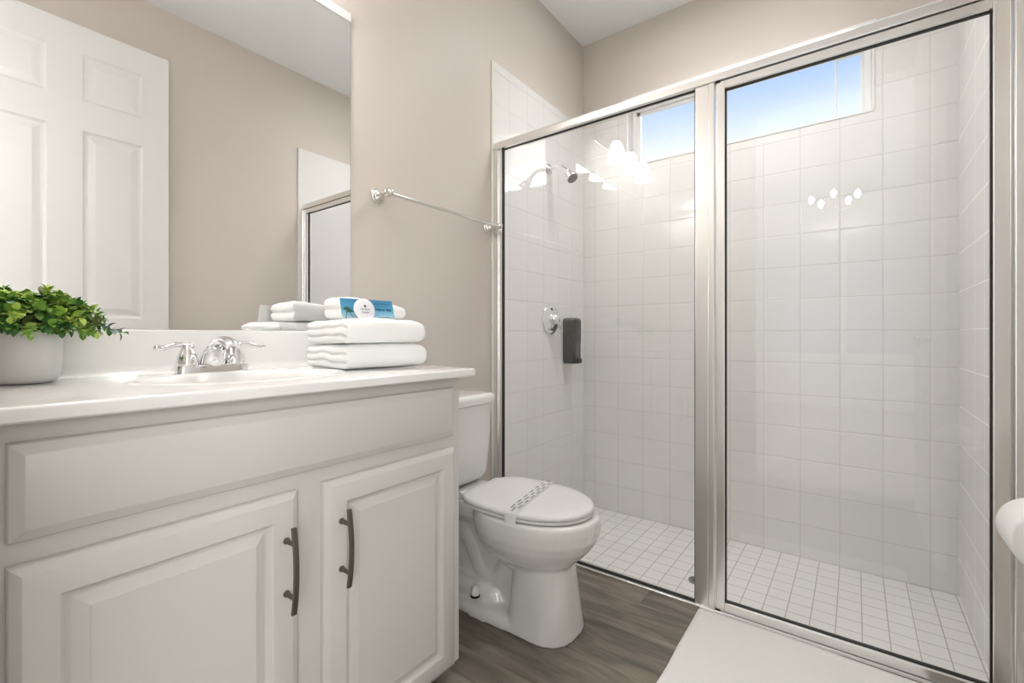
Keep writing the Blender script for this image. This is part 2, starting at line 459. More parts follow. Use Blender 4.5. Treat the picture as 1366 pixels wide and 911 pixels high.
# front wall with the doorway the photographer stands in
DX0, DX1, DZ = 0.80, 1.60, 2.46
struct('wall_front', boxes((-0.12, DX0, -0.13, -0.01, FZ, CZ), (DX1, W + 0.15, -0.13, -0.01, FZ, CZ), (DX0, DX1, -0.13, -0.01, DZ, CZ)), M_WALL)
struct('trim_4', boxes((DX0 - .06, DX0 + .012, -0.02, 0.004, FZ, DZ + .06), (DX0 + .012, DX1, -0.02, 0.004, DZ - .012, DZ + .06)), M_TRIM, bevel=0.003)
struct('baseboard_left', boxes((0.0, 0.014, 0.95, 1.612, FZ, FZ + 0.085)), M_TRIM, bevel=0.004)
struct('baseboard_right', boxes((W - 0.009, W + 0.005, 0.9, 1.598, FZ, FZ + 0.085)), M_TRIM, bevel=0.004)

# six panel door, opened back along the right wall (seen in the mirror)
def panel_door():
    x0, x1 = 1.572, 1.607
    y0, y1, z0, z1 = 0.07, 0.857, FZ + 0.012, 2.442
    bm = bmesh.new()
    cols = [(0.178, 0.403), (0.522, 0.747)]
    rows = [(FZ + .24, FZ + .86), (1.085, 1.957), (2.097, 2.313)]
    ys = [y0, .178, .403, .522, .747, y1]; zs = [z0, rows[0][0], rows[0][1], rows[1][0], rows[1][1], rows[2][0], rows[2][1], z1]
    for sgn, xf in ((-1, x0), (1, x1)):
        for i in range(5):
            for j in range(7):
                if i in (1, 3) and j in (1, 3, 5):
                    prof = [(0, 0), (.004, .0045), (.012, .0085), (.020, .0085), (.046, .002)]
                    rings = [[Vector((xf - sgn * d, ys[i] + t, zs[j] + t)), Vector((xf - sgn * d, ys[i + 1] - t, zs[j] + t)),
                              Vector((xf - sgn * d, ys[i + 1] - t, zs[j + 1] - t)), Vector((xf - sgn * d, ys[i] + t, zs[j + 1] - t))] for t, d in prof]
                    loft(bm, rings, cap0=False, cap1=True)
                else:
                    bm.faces.new([bm.verts.new(p) for p in ((xf, ys[i], zs[j]), (xf, ys[i + 1], zs[j]), (xf, ys[i + 1], zs[j + 1]), (xf, ys[i], zs[j + 1]))])
    for a, b in (((y0, z0), (y1, z0)), ((y1, z0), (y1, z1)), ((y1, z1), (y0, z1)), ((y0, z1), (y0, z0))):
        bm.faces.new([bm.verts.new(p) for p in ((x0, *a), (x1, *a), (x1, *b), (x0, *b))])
    bmesh.ops.remove_doubles(bm, verts=bm.verts[:], dist=1e-5)
    d = struct('door_1', bm, M_DOOR)
    h = bmesh.new()
    for s, xx in ((-1, x0), (1, x1)):
        L_ = .03 if s > 0 else .055
        lathe(h, [(.030, 0), (.030, s * .006), (.012, s * .009), (.012, s * .03 if s < 0 else .012)], 20, (xx, .797, 0.985), 'X')
        if s < 0:
            lathe(h, [(.012, -.028), (.024, -.036), (.027, -.048), (.020, -.058), (.004, -.062)], 20, (xx, .797, 0.985), 'X')
    obj('door_handle', h, M_NICKEL, d, smooth=True)
    hg = bmesh.new()
    for z in (.3, 1.25, 2.2):
        lathe(hg, [(.006, z - .045), (.006, z + .045)], 10, (1.611, .066, 0))
    obj('hinge', hg, M_NICKEL, d, smooth=True)
panel_door()

# room behind the doorway: holds the added fill lights
HY0, HY1, HX0, HX1 = -4.0, -0.13, -1.6, 3.4
struct('floor_bedroom', boxes((HX0, HX1, HY0, HY1, FZ - .06, FZ)), M_CARPET)
struct('ceiling_bedroom', boxes((HX0, HX1, HY0, HY1, CZ + .02, CZ + .1)), M_CEIL)
struct('wall_bedroom_left', boxes((HX0 - .1, HX0, HY0, HY1, FZ - .06, CZ + .05)), M_BEDWALL)
struct('wall_bedroom_right', boxes((HX1, HX1 + .1, HY0, HY1, FZ - .06, CZ + .05)), M_BEDWALL)
struct('wall_bedroom_front', boxes((HX0, -0.12, HY1, HY1 + .1, FZ, CZ + .05), (W + .15, HX1, HY1, HY1 + .1, FZ, CZ + .05)), M_BEDWALL)
struct('wall_bedroom_back', boxes((HX0, -0.05, HY0 - .1, HY0, FZ - .06, CZ + .05), (2.45, HX1, HY0 - .1, HY0, FZ - .06, CZ + .05),
                                  (-0.05, 2.45, HY0 - .1, HY0, FZ - .06, 0.72), (-0.05, 2.45, HY0 - .1, HY0, 2.4, CZ + .05)), M_BEDWALL)
bw = bmesh.new()
for b_ in ((-.05, 0, 0.72, 2.4), (2.4, 2.45, 0.72, 2.4), (1.17, 1.23, .72, 2.4), (0, 2.4, .72, .77), (0, 2.4, 2.35, 2.4), (0, 2.4, 1.5, 1.53)):
    box(bw, b_[0], b_[1], HY0 - .07, HY0 - .02, b_[2], b_[3])
w2 = struct('window_2', bw, M_VINYL)

# house-shaped blocker added out of view to cut off the low sun beyond the left end of the window
nb = thing('sun_blocker_house', 'house-shaped sun blocker added unseen outside the shower window', 'house', (12.2, 11.0, -0.5))
obj('wall', boxes((-4.0, 4.0, -3.0, 3.0, 0, 8.6)), mat('pale_render', srgb(214, 206, 194), .9), nb)
bm = bmesh.new()
loft(bm, [[Vector((x, -3.3, 8.6)), Vector((x, 3.3, 8.6)), Vector((x, 0, 10.4))] for x in (-4.2, 4.2)])
obj('roof', bm, mat('grey_shingle', srgb(110, 106, 102), .9, bump=(8, .02, .5)), nb)

# ------------------------------------------------------------------ shower enclosure
enc = thing('shower_enclosure', 'satin silver framed shower enclosure with fixed glass panel and hinged glass door', 'shower enclosure', (0.83, 1.645, FZ))
def E(name, bm, m, parent=enc, **k):
    o = obj(name, bm, m, parent, **k)
    base = Vector(enc.location)
    for v in o.data.vertices: v.co -= base
    return o
XL, XR = 0.008, W - 0.007
E('header', boxes((XL, XR, 1.622, 1.668, 1.842, 1.870), (XL, XR, 1.626, 1.664, 1.870, 1.876)), M_FRAME, bevel=0.004)
E('jamb', boxes((XL, 0.030, 1.626, 1.664, FZ + .01, 1.842), (0.030, 0.046, 1.634, 1.656, FZ + .01, 1.842)), M_FRAME, bevel=0.0015)
E('jamb', boxes((1.632, XR, 1.615, 1.668, FZ + .01, 1.842)), M_FRAME, bevel=0.003)
E('post', boxes((0.886, 0.929, 1.628, 1.662, FZ + .01, 1.842), (0.929, 0.948, 1.625, 1.665, FZ + .01, 1.842)), M_FRAME, bevel=0.002)
E('track', boxes((XL, XR, 1.622, 1.672, FZ, 0.0885), (0.95, XR, 1.622, 1.630, 0.0885, 0.0925), (0.95, XR, 1.636, 1.640, .0885, .0925)), M_FRAME, bevel=0.001)
fp = E('fixed_panel', boxes((0.046, 0.886, 1.643, 1.648, 0.094, 1.842)), M_GLASS)
gk = bmesh.new()
box(gk, 0.046, 0.886, 1.641, 1.650, 0.0885, 0.0935); box(gk, 0.046, 0.0495, 1.638, 1.653, 0.0935, 1.842)
box(gk, 0.8815, 0.886, 1.638, 1.653, 0.0935, 1.842); box(gk, 0.0495, 0.8815, 1.641, 1.650, 1.8395, 1.842)
E('gasket', gk, M_BLACK, fp)
dr = E('shower_door', boxes((0.9535, 0.9795, 1.628, 1.660, 0.094, 1.840), (1.5975, 1.6290, 1.628, 1.660, 0.094, 1.840),
                            (0.9795, 1.5975, 1.628, 1.660, 0.094, 0.1215), (0.9795, 1.5975, 1.628, 1.660, 1.814, 1.840)), M_FRAME, bevel=0.002)
E('glass_pane', boxes((0.9795, 1.5975, 1.643, 1.648, 0.1215, 1.814)), M_GLASS, dr)
gk = bmesh.new()
for b_ in ((0.9795, 0.9822, .1215, 1.814), (1.5945, 1.5975, .1215, 1.814), (0.9822, 1.5945, .1215, .1240), (0.9822, 1.5945, 1.8115, 1.814)):
    box(gk, b_[0], b_[1], 1.640, 1.651, b_[2], b_[3])
E('gasket', gk, M_BLACK, dr)
E('pivot_hinge', boxes((0.951, 0.966, 1.625, 1.634, 1.836, 1.842)), M_BLACK, dr)
E('pivot_hinge', boxes((0.951, 0.966, 1.625, 1.634, 0.0925, 0.0960)), M_BLACK, dr)

# ------------------------------------------------------------------ vanity cabinet
van = thing('vanity_cabinet', 'pale grey painted vanity cabinet with two raised panel doors and a false drawer front', 'cabinet', (0.0, 0.46, FZ))
def V(name, bm, m, parent=van, **k):
    o = obj(name, bm, m, parent, **k)
    for v in o.data.vertices: v.co -= Vector(van.location)
    return o
V('body', boxes((0.002, 0.440, 0.003, 0.019, 0.122, 0.890), (0.002, 0.440, 0.901, 0.917, 0.122, 0.890), (0.002, 0.010, 0.019, 0.901, 0.122, 0.890), (0.002, 0.440, 0.019, 0.901, 0.122, 0.136), (0.440, 0.459, 0.003, 0.917, 0.122, 0.890)), M_CAB, bevel=0.001)
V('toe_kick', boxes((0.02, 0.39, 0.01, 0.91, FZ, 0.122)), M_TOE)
def cab_door(y0, y1, hy):
    bm = bmesh.new()
    X = 0.459
    prof = [(0.0, X), (0.0, X + .0095), (.0018, X + .0125), (.0115, X + .0180), (.0135, X + .0190), (.048, X + .0190), (.0505, X + .0172), (.0525, X + .0135), (.056, X + .0108), (.060, X + .0100),
            (.078, X + .0172), (.0785, X + .0185)]
    rect_rings(bm, y0, y1, 0.129, 0.706, prof)
    d = V('cabinet_door', bm, M_CAB, auto=28)
    h = bmesh.new()
    zc = 0.5710; x0 = X + .019
    pts = []; fl = []
    for k in range(13):
        t = -1 + 2 * k / 12
        pts.append((x0 + .026 + .009 * (1 - t * t) - .002, hy, zc + t * .0790)); fl.append((1, 1))
    # flat bowed bar
    rings = []
    for p in pts:
        rings.append([Vector((p[0], p[1] - .0045, p[2])), Vector((p[0], p[1] + .0045, p[2])), Vector((p[0] + .006, p[1] + .0045, p[2])), Vector((p[0] + .006, p[1] - .0045, p[2]))])
    loft(h, rings)
    for z in (zc - .049, zc + .049):
        lathe(h, [(.0062, 0), (.0062, .003), (.0042, .008), (.0042, .033)], 14, (x0, hy, z), 'X')
    V('handle', h, M_PULL, d, auto=35, bevel=0.0008)
cab_door(0.083, 0.459, 0.4335)
cab_door(0.512, 0.888, 0.5475)
bm = bmesh.new()
rect_rings(bm, 0.083, 0.887, 0.736, 0.8635, [(0, 0.459), (0, .4675), (.002, .4705), (.0145, .4765), (.0165, .4775)])
V('drawer_front', bm, M_CAB, auto=28)

# ------------------------------------------------------------------ countertop with moulded basin
CT = 0.912
top = thing('vanity_countertop', 'glossy white cultured marble countertop with moulded oval basin', 'countertop', (0.25, 0.46, CT))
def T(name, bm, m, parent=top, **k):
    o = obj(name, bm, m, parent, **k)
    for v in o.data.vertices: v.co -= Vector(top.location)
    return o
def counter():
    x0, x1, y0, y1 = 0.0, 0.492, 0.0, 0.946
    cx, cy = 0.268, 0.462
    N = 96
    ang = [2 * pi * k / N for k in range(N)]
    for (px, py) in ((x0, y0), (x1, y0), (x1, y1), (x0, y1)):
        a = math.atan2(py - cy, px - cx) % (2 * pi)
        i = min(range(N), key=lambda q: abs(ang[q] - a)); ang[i] = a
    def rect(a, ins, z):
        c, s = cos(a), sin(a)
        t = min([((x1 if c > 0 else x0) - cx) / c if abs(c) > 1e-9 else 1e9, ((y1 if s > 0 else y0) - cy) / s if abs(s) > 1e-9 else 1e9])
        X, Y = cx + c * t, cy + s * t
        X = min(max(X, x0 + ins * 0), x1 - ins); Y = min(max(Y, y0 + ins), y1 - ins)
        return Vector((X, Y, z))
    def ov(a, ax, ay, z, dx=0):
        return Vector((cx + dx + ax * cos(a), cy + ay * sin(a), z))
    rings = [[rect(a, .004, 0.890) for a in ang], [rect(a, .0, 0.893) for a in ang], [rect(a, 0, CT - .006) for a in ang], [rect(a, .0008, CT - .003) for a in ang], [rect(a, .0028, CT - .0009) for a in ang], [rect(a, .006, CT) for a in ang]]
    for ax, ay, z in ((.158, .218, CT), (.152, .212, CT + .0006), (.146, .206, CT + .003), (.140, .200, CT + .0035), (.135, .194, CT + .002), (.130, .188, CT - .003), (.124, .180, CT - .014), (.114, .168, CT - .04), (.098, .148, CT - .075), (.075, .118, CT - .105), (.045, .07, CT - .125), (.022, .022, CT - .13)):
        rings.append([ov(a, ax, ay, z) for a in ang])
    bm = bmesh.new()
    loft(bm, rings, cap0=False, cap1=True)
    # underside ring so that the slab is closed round the bowl
    return bm
T('slab', counter(), M_MARB, auto=50)
bs = bmesh.new()
prof = [(0.0005, CT - .001), (.040, CT - .0005), (.040, CT + .0003), (.031, CT + .0015), (.0255, CT + .005), (.0215, CT + .011), (.0195, CT + .02), (.0195, 1.0105), (.0185, 1.0135), (.016, 1.0145), (0.0005, 1.0145)]
loft(bs, [[Vector((x, y, z)) for x, z in prof] for y in (0.001, 0.942)])
T('backsplash', bs, M_MARB, auto=50)
dn = bmesh.new()
lathe(dn, [(.021, CT - .1295), (.021, CT - .127), (.017, CT - .1255), (.008, CT - .1245)], 24, (.268, .462, 0))
T('basin_drain', dn, M_CHROME, auto=40)
ofl = bmesh.new()
lathe(ofl, [(.0075, 0), (.0075, .002), (.004, .0022)], 16, (0, 0, 0), 'X')
o = T('overflow_hole', ofl, M_BLACK, smooth=True)
for v in o.data.vertices: v.co += Vector((.138, .40, CT - .016))

# ------------------------------------------------------------------ faucet
fc = thing('basin_faucet', 'chrome two handle centreset faucet behind the basin', 'faucet', (0.085, 0.455, CT + .0008))
fc.rotation_euler = (0, 0, 0)
bm = bmesh.new()
def rrect(hx, hy, z, n=28, p=5):
    return [Vector((hx * abs(cos(2 * pi * k / n)) ** (2 / p) * (1 if cos(2 * pi * k / n) >= 0 else -1), hy * abs(sin(2 * pi * k / n)) ** (2 / p) * (1 if sin(2 * pi * k / n) >= 0 else -1), z)) for k in range(n)]
loft(bm, [rrect(.026, .077, 0), rrect(.026, .077, .014), rrect(.0235, .0745, .019), rrect(.020, .070, .0205)])
obj('base_plate', bm, M_CHROME, fc, auto=40)
bm = bmesh.new()
path = smooth_path([(0, 0, .012), (.006, 0, .032), (.020, 0, .052), (.044, 0, .068), (.074, 0, .073), (.100, 0, .069), (.114, 0, .063)], 5)
n_ = len(path)
rad = []; fl = []
for i in range(n_):
    t = i / (n_ - 1)
    fl.append((.0135 * (1 - t) ** 1.3 + .0155, .017 * (1 - t) ** 1.2 + .0088))
tube(bm, path, 1.0, 20, flat=fl)
sp = obj('spout', bm, M_CHROME, fc, auto=50)
bm = bmesh.new(); lathe(bm, [(.0112, -.012), (.0112, .0), ], 20, (.106, 0, .060)); lathe(bm, [(.0085, -.0125), (.0085, -.011)], 20, (.106, 0, .060), mi=1)
obj('aerator', bm, [M_CHROME, M_BLACK], sp, auto=40)
for s in (-1, 1):
    bm = bmesh.new()
    lathe(bm, [(.0215, .018), (.0225, .022), (.0222, .030), (.020, .040), (.0165, .049), (.0135, .055), (.013, .058), (.0145, .061), (.0145, .066), (.010, .070), (.002, .0715)], 28, (0, s * .051, 0))
    hb = obj('handle', bm, M_CHROME, fc, auto=50)
    bm = bmesh.new()
    pts = smooth_path([(0, s * .050, .0635), (.001, s * .062, .067), (.003, s * .080, .0665), (.006, s * .097, .0605), (.009, s * .110, .0600), (.010, s * .118, .0625)], 5)
    m_ = len(pts)
    tube(bm, pts, [(.0078 if i < 3 else .0062 + .0022 * math.sin(min(1, i / m_) * pi * 1.0) * (i / m_)) * (1 if i < m_ - 2 else (.85 if i == m_ - 2 else .45)) for i in range(m_)], 14, flat=(1.35, .85))
    obj('lever', bm, M_CHROME, hb, auto=60)

# ------------------------------------------------------------------ mirror
mi = thing('wall_mirror', 'large frameless mirror standing on the backsplash', 'mirror', (0.0, 0.45, 1.0155))
o = obj('mirror_glass', boxes((0.0006, 0.004, -0.4495, 0.4375, 0.0003, 1.004)), [M_MIRROR, M_SILVER], mi)
for p in o.data.polygons:
    if p.normal.x < 0.9: p.material_index = 1
obj('top_glare_strip', boxes((0.0006, 0.009, -0.4495, 0.4375, 1.0045, 1.033)), M_WHITE, mi, bevel=0.002)  # white strip put in for the overexposed band of light above the mirror
bm = bmesh.new(); lathe(bm, [(.0055, 0), (.0055, .003), (.003, .004)], 12, (.004, .35, .004), 'X')
obj('mirror_clip', bm, M_CHROME, mi, smooth=True)

# ------------------------------------------------------------------ vanity light (above the frame; its lamps show as reflections)
vl = thing('vanity_light', 'three lamp vanity light with white glass bell shades above the mirror', 'light', (0.0, 0.36, 2.262))
obj('backplate', boxes((0.0, 0.022, -0.33, 0.33, -0.045, 0.045)), M_NICKEL, vl, bevel=0.008)
for y in (-.22, 0, .22):
    bm = bmesh.new()
    tube(bm, smooth_path([(.02, y, 0), (.07, y, .02), (.11, y, .012), (.12, y, -.02)], 5), .007, 10)
    lathe(bm, [(.022, -.045), (.022, -.02), (.012, -.012)], 20, (.12, y, 0))
    obj('arm', bm, M_NICKEL, vl, auto=50)
    bm = bmesh.new()
    pr_ = [(.024, -.045), (.034, -.06), (.046, -.09), (.052, -.12), (.062, -.155), (.066, -.168)]
    lathe(bm, pr_ + [(r - .004, h) for r, h in reversed(pr_)], 28, (.12, y, 0), cap0=True, cap1=True, wob=lambda a, h: (.04 * sin(6 * a) if h < -.14 else 0))
    obj('glass_shade', bm, M_SHADE, vl, smooth=True)
tag(obj('shower_fill_panel', boxes((.37, 1.29, 1.77, 2.15, CZ - .042, CZ - .001)), M_WHITE, bevel=0.006), 'flat white glowing panel added on the ceiling to brighten the shower', 'light')  # glowing panel added to go with the shower fill light
bpy.data.objects['shower_fill_panel'].data.materials.append(M_PANEL)
for p in bpy.data.objects['shower_fill_panel'].data.polygons:
    if p.normal.z < -.9: p.material_index = 1

# ------------------------------------------------------------------ towel bar
tb = thing('towel_bar', 'polished nickel towel bar on the beige wall above the toilet', 'towel bar', (0.0, 1.29, 1.482))
for y in (-.297, .297):
    bm = bmesh.new()
    lathe(bm, [(.0265, 0), (.0275, .004), (.0265, .008), (.0225, .010), (.0225, .014), (.0185, .017), (.0125, .024), (.0105, .034), (.0115, .044), (.0140, .050), (.0150, .056), (.0140, .062), (.0100, .067), (.0115, .071), (.0125, .075), (.0105, .0805), (.0055, .0845), (.001, .086)], 26, (0, y, 0), 'X')
    obj('wall_post', bm, M_NICKEL, tb, auto=60)
bm = bmesh.new(); tube(bm, [(.060, -.297, 0), (.060, .297, 0)], .0062, 16)
obj('rail', bm, M_NICKEL, tb, auto=50)

# ------------------------------------------------------------------ shower fittings
sh = thing('overhead_shower', 'chrome shower head on a curved arm high on the left tiled wall', 'shower head', (0.008, 2.09, 1.888))
bm = bmesh.new(); lathe(bm, [(.028, 0), (.0285, .003), (.024, .008), (.013, .012), (.0115, .016)], 26, (0, 0, 0), 'X')
obj('flange', bm, M_CHROME, sh, auto=50)
bm = bmesh.new(); arm = smooth_path([(.008, 0, 0), (.04, 0, .005), (.075, 0, .001), (.10, 0, -.018), (.116, 0, -.036)], 6)
tube(bm, arm, .0098, 14); obj('shower_arm', bm, M_CHROME, sh, auto=60)
bm = bmesh.new(); lathe(bm, [(.008, .0), (.0135, .002), (.0145, .010), (.0135, .016), (.0165, .020), (.0200, .034), (.0275, .052), (.0310, .060), (.0310, .066), (.029, .068)], 30)
lathe(bm, [(.0275, .0682), (.0275, .0695), (.012, .0705)], 30, mi=1)
o = obj('spray_head', bm, [M_CHROME, mat('grey_nozzle_face', srgb(120, 118, 114), 0.45)], sh, auto=45)
rot = Vector((.62, -.10, -.78)).to_track_quat('Z', 'Y').to_matrix().to_4x4()
o.data.transform(Matrix.Translation((.108, 0, -.026)) @ rot)

vv = thing('shower_valve', 'round chrome shower valve with lever handle on the tiled wall', 'shower valve', (0.008, 2.105, 1.088))
bm = bmesh.new(); lathe(bm, [(.0790, 0), (.0800, .004), (.0775, .008), (.068, .010), (.060, .0095), (.040, .017), (.036, .018)], 44, (0, 0, 0), 'X')
obj('escutcheon', bm, M_CHROME, vv, auto=50)
bm = bmesh.new(); lathe(bm, [(.030, .014), (.0290, .030), (.0255, .045), (.018, .052), (.004, .056)], 30, (0, 0, 0), 'X')
hh = obj('handle', bm, M_CHROME, vv, auto=50)
bm = bmesh.new()
tube(bm, smooth_path([(.040, .0, -.01), (.046, .014, -.030), (.052, .030, -.054), (.058, .038, -.068)], 4), [.010, .010, .0105, .011, .0115, .0115, .0115, .0115, .0115, .011, .011, .010, .006], 14, flat=(1.0, .55))
obj('lever', bm, M_CHROME, hh, auto=60)
for z in (-.052, .052):
    bm = bmesh.new(); lathe(bm, [(.009, .0105), (.009, .013), (.006, .014)], 14, (0, 0, z), 'X')
    obj('screw', bm, M_DISPB, vv, smooth=True)

dp = thing('soap_dispenser', 'dark charcoal wall soap dispenser beside the shower valve', 'soap dispenser', (0.008, 2.268, 0.84))
bm = bmesh.new(); box(bm, 0, .082, -.036, .040, 0.004, .26)
obj('housing', bm, M_DISP, dp, bevel=0.014)
bm = bmesh.new(); box(bm, .0825, .0835, -.024, .030, .12, .245)
obj('level_window', bm, M_DISPB, dp, bevel=0.004)
bm = bmesh.new(); box(bm, .070, .094, -.022, .028, .006, .036)
obj('push_button', bm, M_DISPB, dp, bevel=0.008)
dn = thing('shower_drain', 'small round metal drain in the shower floor behind the middle post', 'drain', (0.800, 1.985, SZ))
bm = bmesh.new(); lathe(bm, [(.036, 0), (.036, .0025), (.031, .004), (.029, .0032)], 30)
obj('drain_ring', bm, mat('dull_steel', (.35, .34, .33, 1), .4, metal=1.0), dn, auto=40)
bm = bmesh.new(); lathe(bm, [(.0285, .0005), (.0285, .0035), (.005, .0035)], 30)
for k in range(8): lathe(bm, [(.003, .0034), (.003, .004)], 8, (.018 * cos(k * pi / 4), .018 * sin(k * pi / 4), 0), mi=1)
obj('drain_grate', bm, [mat('steel_grate', (.25, .24, .23, 1), .45, metal=1.0), M_BLACK], dn, auto=40)

# ------------------------------------------------------------------ toilet
TY = 1.246
tl = thing('toilet', 'white two piece toilet between the vanity and the shower glass', 'toilet', (0.0, TY, FZ))
def china():
    bm = bmesh.new()
    Z = lambda z: z - FZ
    # bowl
    secs = [(.447, .700, .30, .160), (.440, .706, .29, .165), (.415, .709, .285, .166), (.385, .703, .285, .162), (.355, .686, .29, .153), (.328, .662, .30, .140), (.305, .638, .32, .122), (.285, .618, .35, .098), (.255, .600, .38, .075)]
    rings = []
    for z, xf, xb, hw in secs:
        c = .485
        rings.append(sellipse(c, 0, Z(z), xf - c, c - xb, hw, 48))
    loft(bm, rings)
    # front pedestal column, flared to the floor
    secs = [(.32, .608, .46, .088, 3.2), (.27, .617, .445, .094, 3.6), (.22, .624, .44, .098, 3.8), (.15, .634, .435, .104, 4.0), (.10, .641, .43, .110, 4.2), (FZ, .645, .425, .113, 4.2)]
    rings = []
    for z, xf, xb, hw, p in secs:
        c = .52
        rings.append(sellipse(c, 0, Z(z), xf - c, c - xb, hw, 48, pf=2.7, pb=p))
    loft(bm, rings)
    # foot plate
    rings = []
    for z, hw, xf, xb in ((FZ, .118, .600, .08), (FZ + .018, .117, .598, .082), (FZ + .036, .109, .585, .09), (FZ + .044, .09, .57, .10)):
        rings.append(sellipse(.34, 0, Z(z), xf - .34, .34 - xb, hw, 48, pf=2.6, pb=3.0))
    loft(bm, rings)
    # raised shelf round the trapway
    rings = []
    for z, hw, xf, xb in ((FZ + .02, .098, .43, .10), (FZ + .075, .092, .40, .11), (FZ + .095, .078, .37, .12)):
        rings.append(sellipse(.26, 0, Z(z), xf - .26, .26 - xb, hw, 40, pf=2.4, pb=2.6))
    loft(bm, rings)
    # trapway tube
    path = smooth_path([(.44, 0, Z(.33)), (.40, 0, Z(.24)), (.36, 0, Z(.185)), (.30, 0, Z(.195)), (.255, 0, Z(.27)), (.21, 0, Z(.315)), (.165, 0, Z(.27)), (.155, 0, Z(.15)), (.155, 0, Z(.10))], 4)
    tube(bm, path, .058, 20, flat=(1.05, 1.0), up=Vector((0, 1, 0)))
    # web between the trapway and the bowl
    rings = []
    for x, z0, z1, hw in ((.12, .14, .30, .045), (.25, .13, .40, .05), (.40, .12, .40, .05), (.55, .12, .40, .05)):
        rings.append([Vector((x, -hw, Z(z0))), Vector((x, hw, Z(z0))), Vector((x, hw, Z(z1))), Vector((x, -hw, Z(z1)))])
    loft(bm, rings)
    # rear deck carrying the tank
    rings = []
    for z, hw, xf, xb in ((.447, .108, .36, .035), (.425, .112, .37, .03), (.395, .104, .36, .04), (.36, .075, .34, .07)):
        rings.append(sellipse(.2, 0, Z(z), xf - .2, .2 - xb, hw, 40, pf=3.5, pb=4))
    loft(bm, rings)
    return bm
o = obj('bowl', china(), M_CHINA, tl, smooth=True)
md = o.modifiers.new('remesh', 'REMESH'); md.mode = 'VOXEL'; md.voxel_size = 0.0042; md.use_smooth_shade = True
md = o.modifiers.new('smooth', 'SMOOTH'); md.factor = 0.6; md.iterations = 9
def tank_ring(z, x0, x1, y0, y1, n=40, p=7):
    cx, cy, hx, hy = (x0 + x1) / 2, (y0 + y1) / 2, (x1 - x0) / 2, (y1 - y0) / 2
    return [Vector((cx + q.x, cy + q.y, z - FZ)) for q in rrect(hx, hy, 0, n, p)]
OFF = -.018
bm = bmesh.new()
loft(bm, [tank_ring(.449, .055, .165, OFF - .115, OFF + .115), tank_ring(.462, .045, .185, OFF - .130, OFF + .132), tank_ring(.485, .040, .196, OFF - .142, OFF + .143), tank_ring(.60, .037, .204, OFF - .149, OFF + .150), tank_ring(.744, .034, .210, OFF - .156, OFF + .158)])
tk = obj('tank', bm, M_CHINA, tl, auto=40)
bm = bmesh.new()
loft(bm, [tank_ring(.744, .030, .214, OFF - .160, OFF + .162), tank_ring(.748, .026, .220, OFF - .166, OFF + .168), tank_ring(.766, .025, .222, OFF - .168, OFF + .171), tank_ring(.775, .028, .219, OFF - .165, OFF + .168), tank_ring(.781, .036, .211, OFF - .157, OFF + .160), tank_ring(.7825, .05, .197, OFF - .14, OFF + .143)])
obj('tank_lid', bm, M_CHINA, tl, auto=45)
bm = bmesh.new(); lathe(bm, [(.012, 0), (.012, .008), (.006, .012)], 16, (.208, OFF - .115, .70 - FZ), 'X'); tube(bm, [(.216, OFF - .115, .70 - FZ), (.222, OFF - .105, .697 - FZ), (.222, OFF - .08, .693 - FZ)], [.006, .0055, .007], 12)
obj('flush_lever', bm, M_CHROME, tk, smooth=True)
def lid_ring(z, g):
    # plan outline of seat and lid; g shrinks it
    c = .47
    return [Vector(p) for p in sellipse(c, 0, z - FZ, .686 - c - g, c - .256 - g, .158 - g, 56, pf=2.05, pb=3.9)]
bm = bmesh.new()
loft(bm, [lid_ring(.449, .008), lid_ring(.451, .003), lid_ring(.4575, .003), lid_ring(.4595, .006)])
obj('seat', bm, M_SEAT, tl, auto=40)
bm = bmesh.new()
loft(bm, [lid_ring(.4605, .006), lid_ring(.4625, .0015), lid_ring(.467, 0), lid_ring(.472, .0015), lid_ring(.4755, .006), lid_ring(.4775, .014), lid_ring(.4785, .04), lid_ring(.4790, .10)])
ld = obj('lid', bm, M_SEAT, tl, auto=45)
for s in (-1, 1):
    bm = bmesh.new(); tube(bm, [(.250, s * .070, .460 - FZ), (.250, s * .100, .460 - FZ)], .010, 14)
    obj('seat_hinge', bm, M_SEAT, tl, auto=40)
for s in (-1, 1):
    bm = bmesh.new(); lathe(bm, [(.014, 0), (.0145, .006), (.013, .02), (.009, .026), (.003, .028)], 20, (.315, s * .098, .132 - FZ + .012))
    lathe(bm, [(.016, -.006), (.016, .001)], 20, (.315, s * .098, .132 - FZ + .012), mi=1)
    obj('bolt_cap', bm, [M_WHITE, M_DISPB], tl, auto=40)

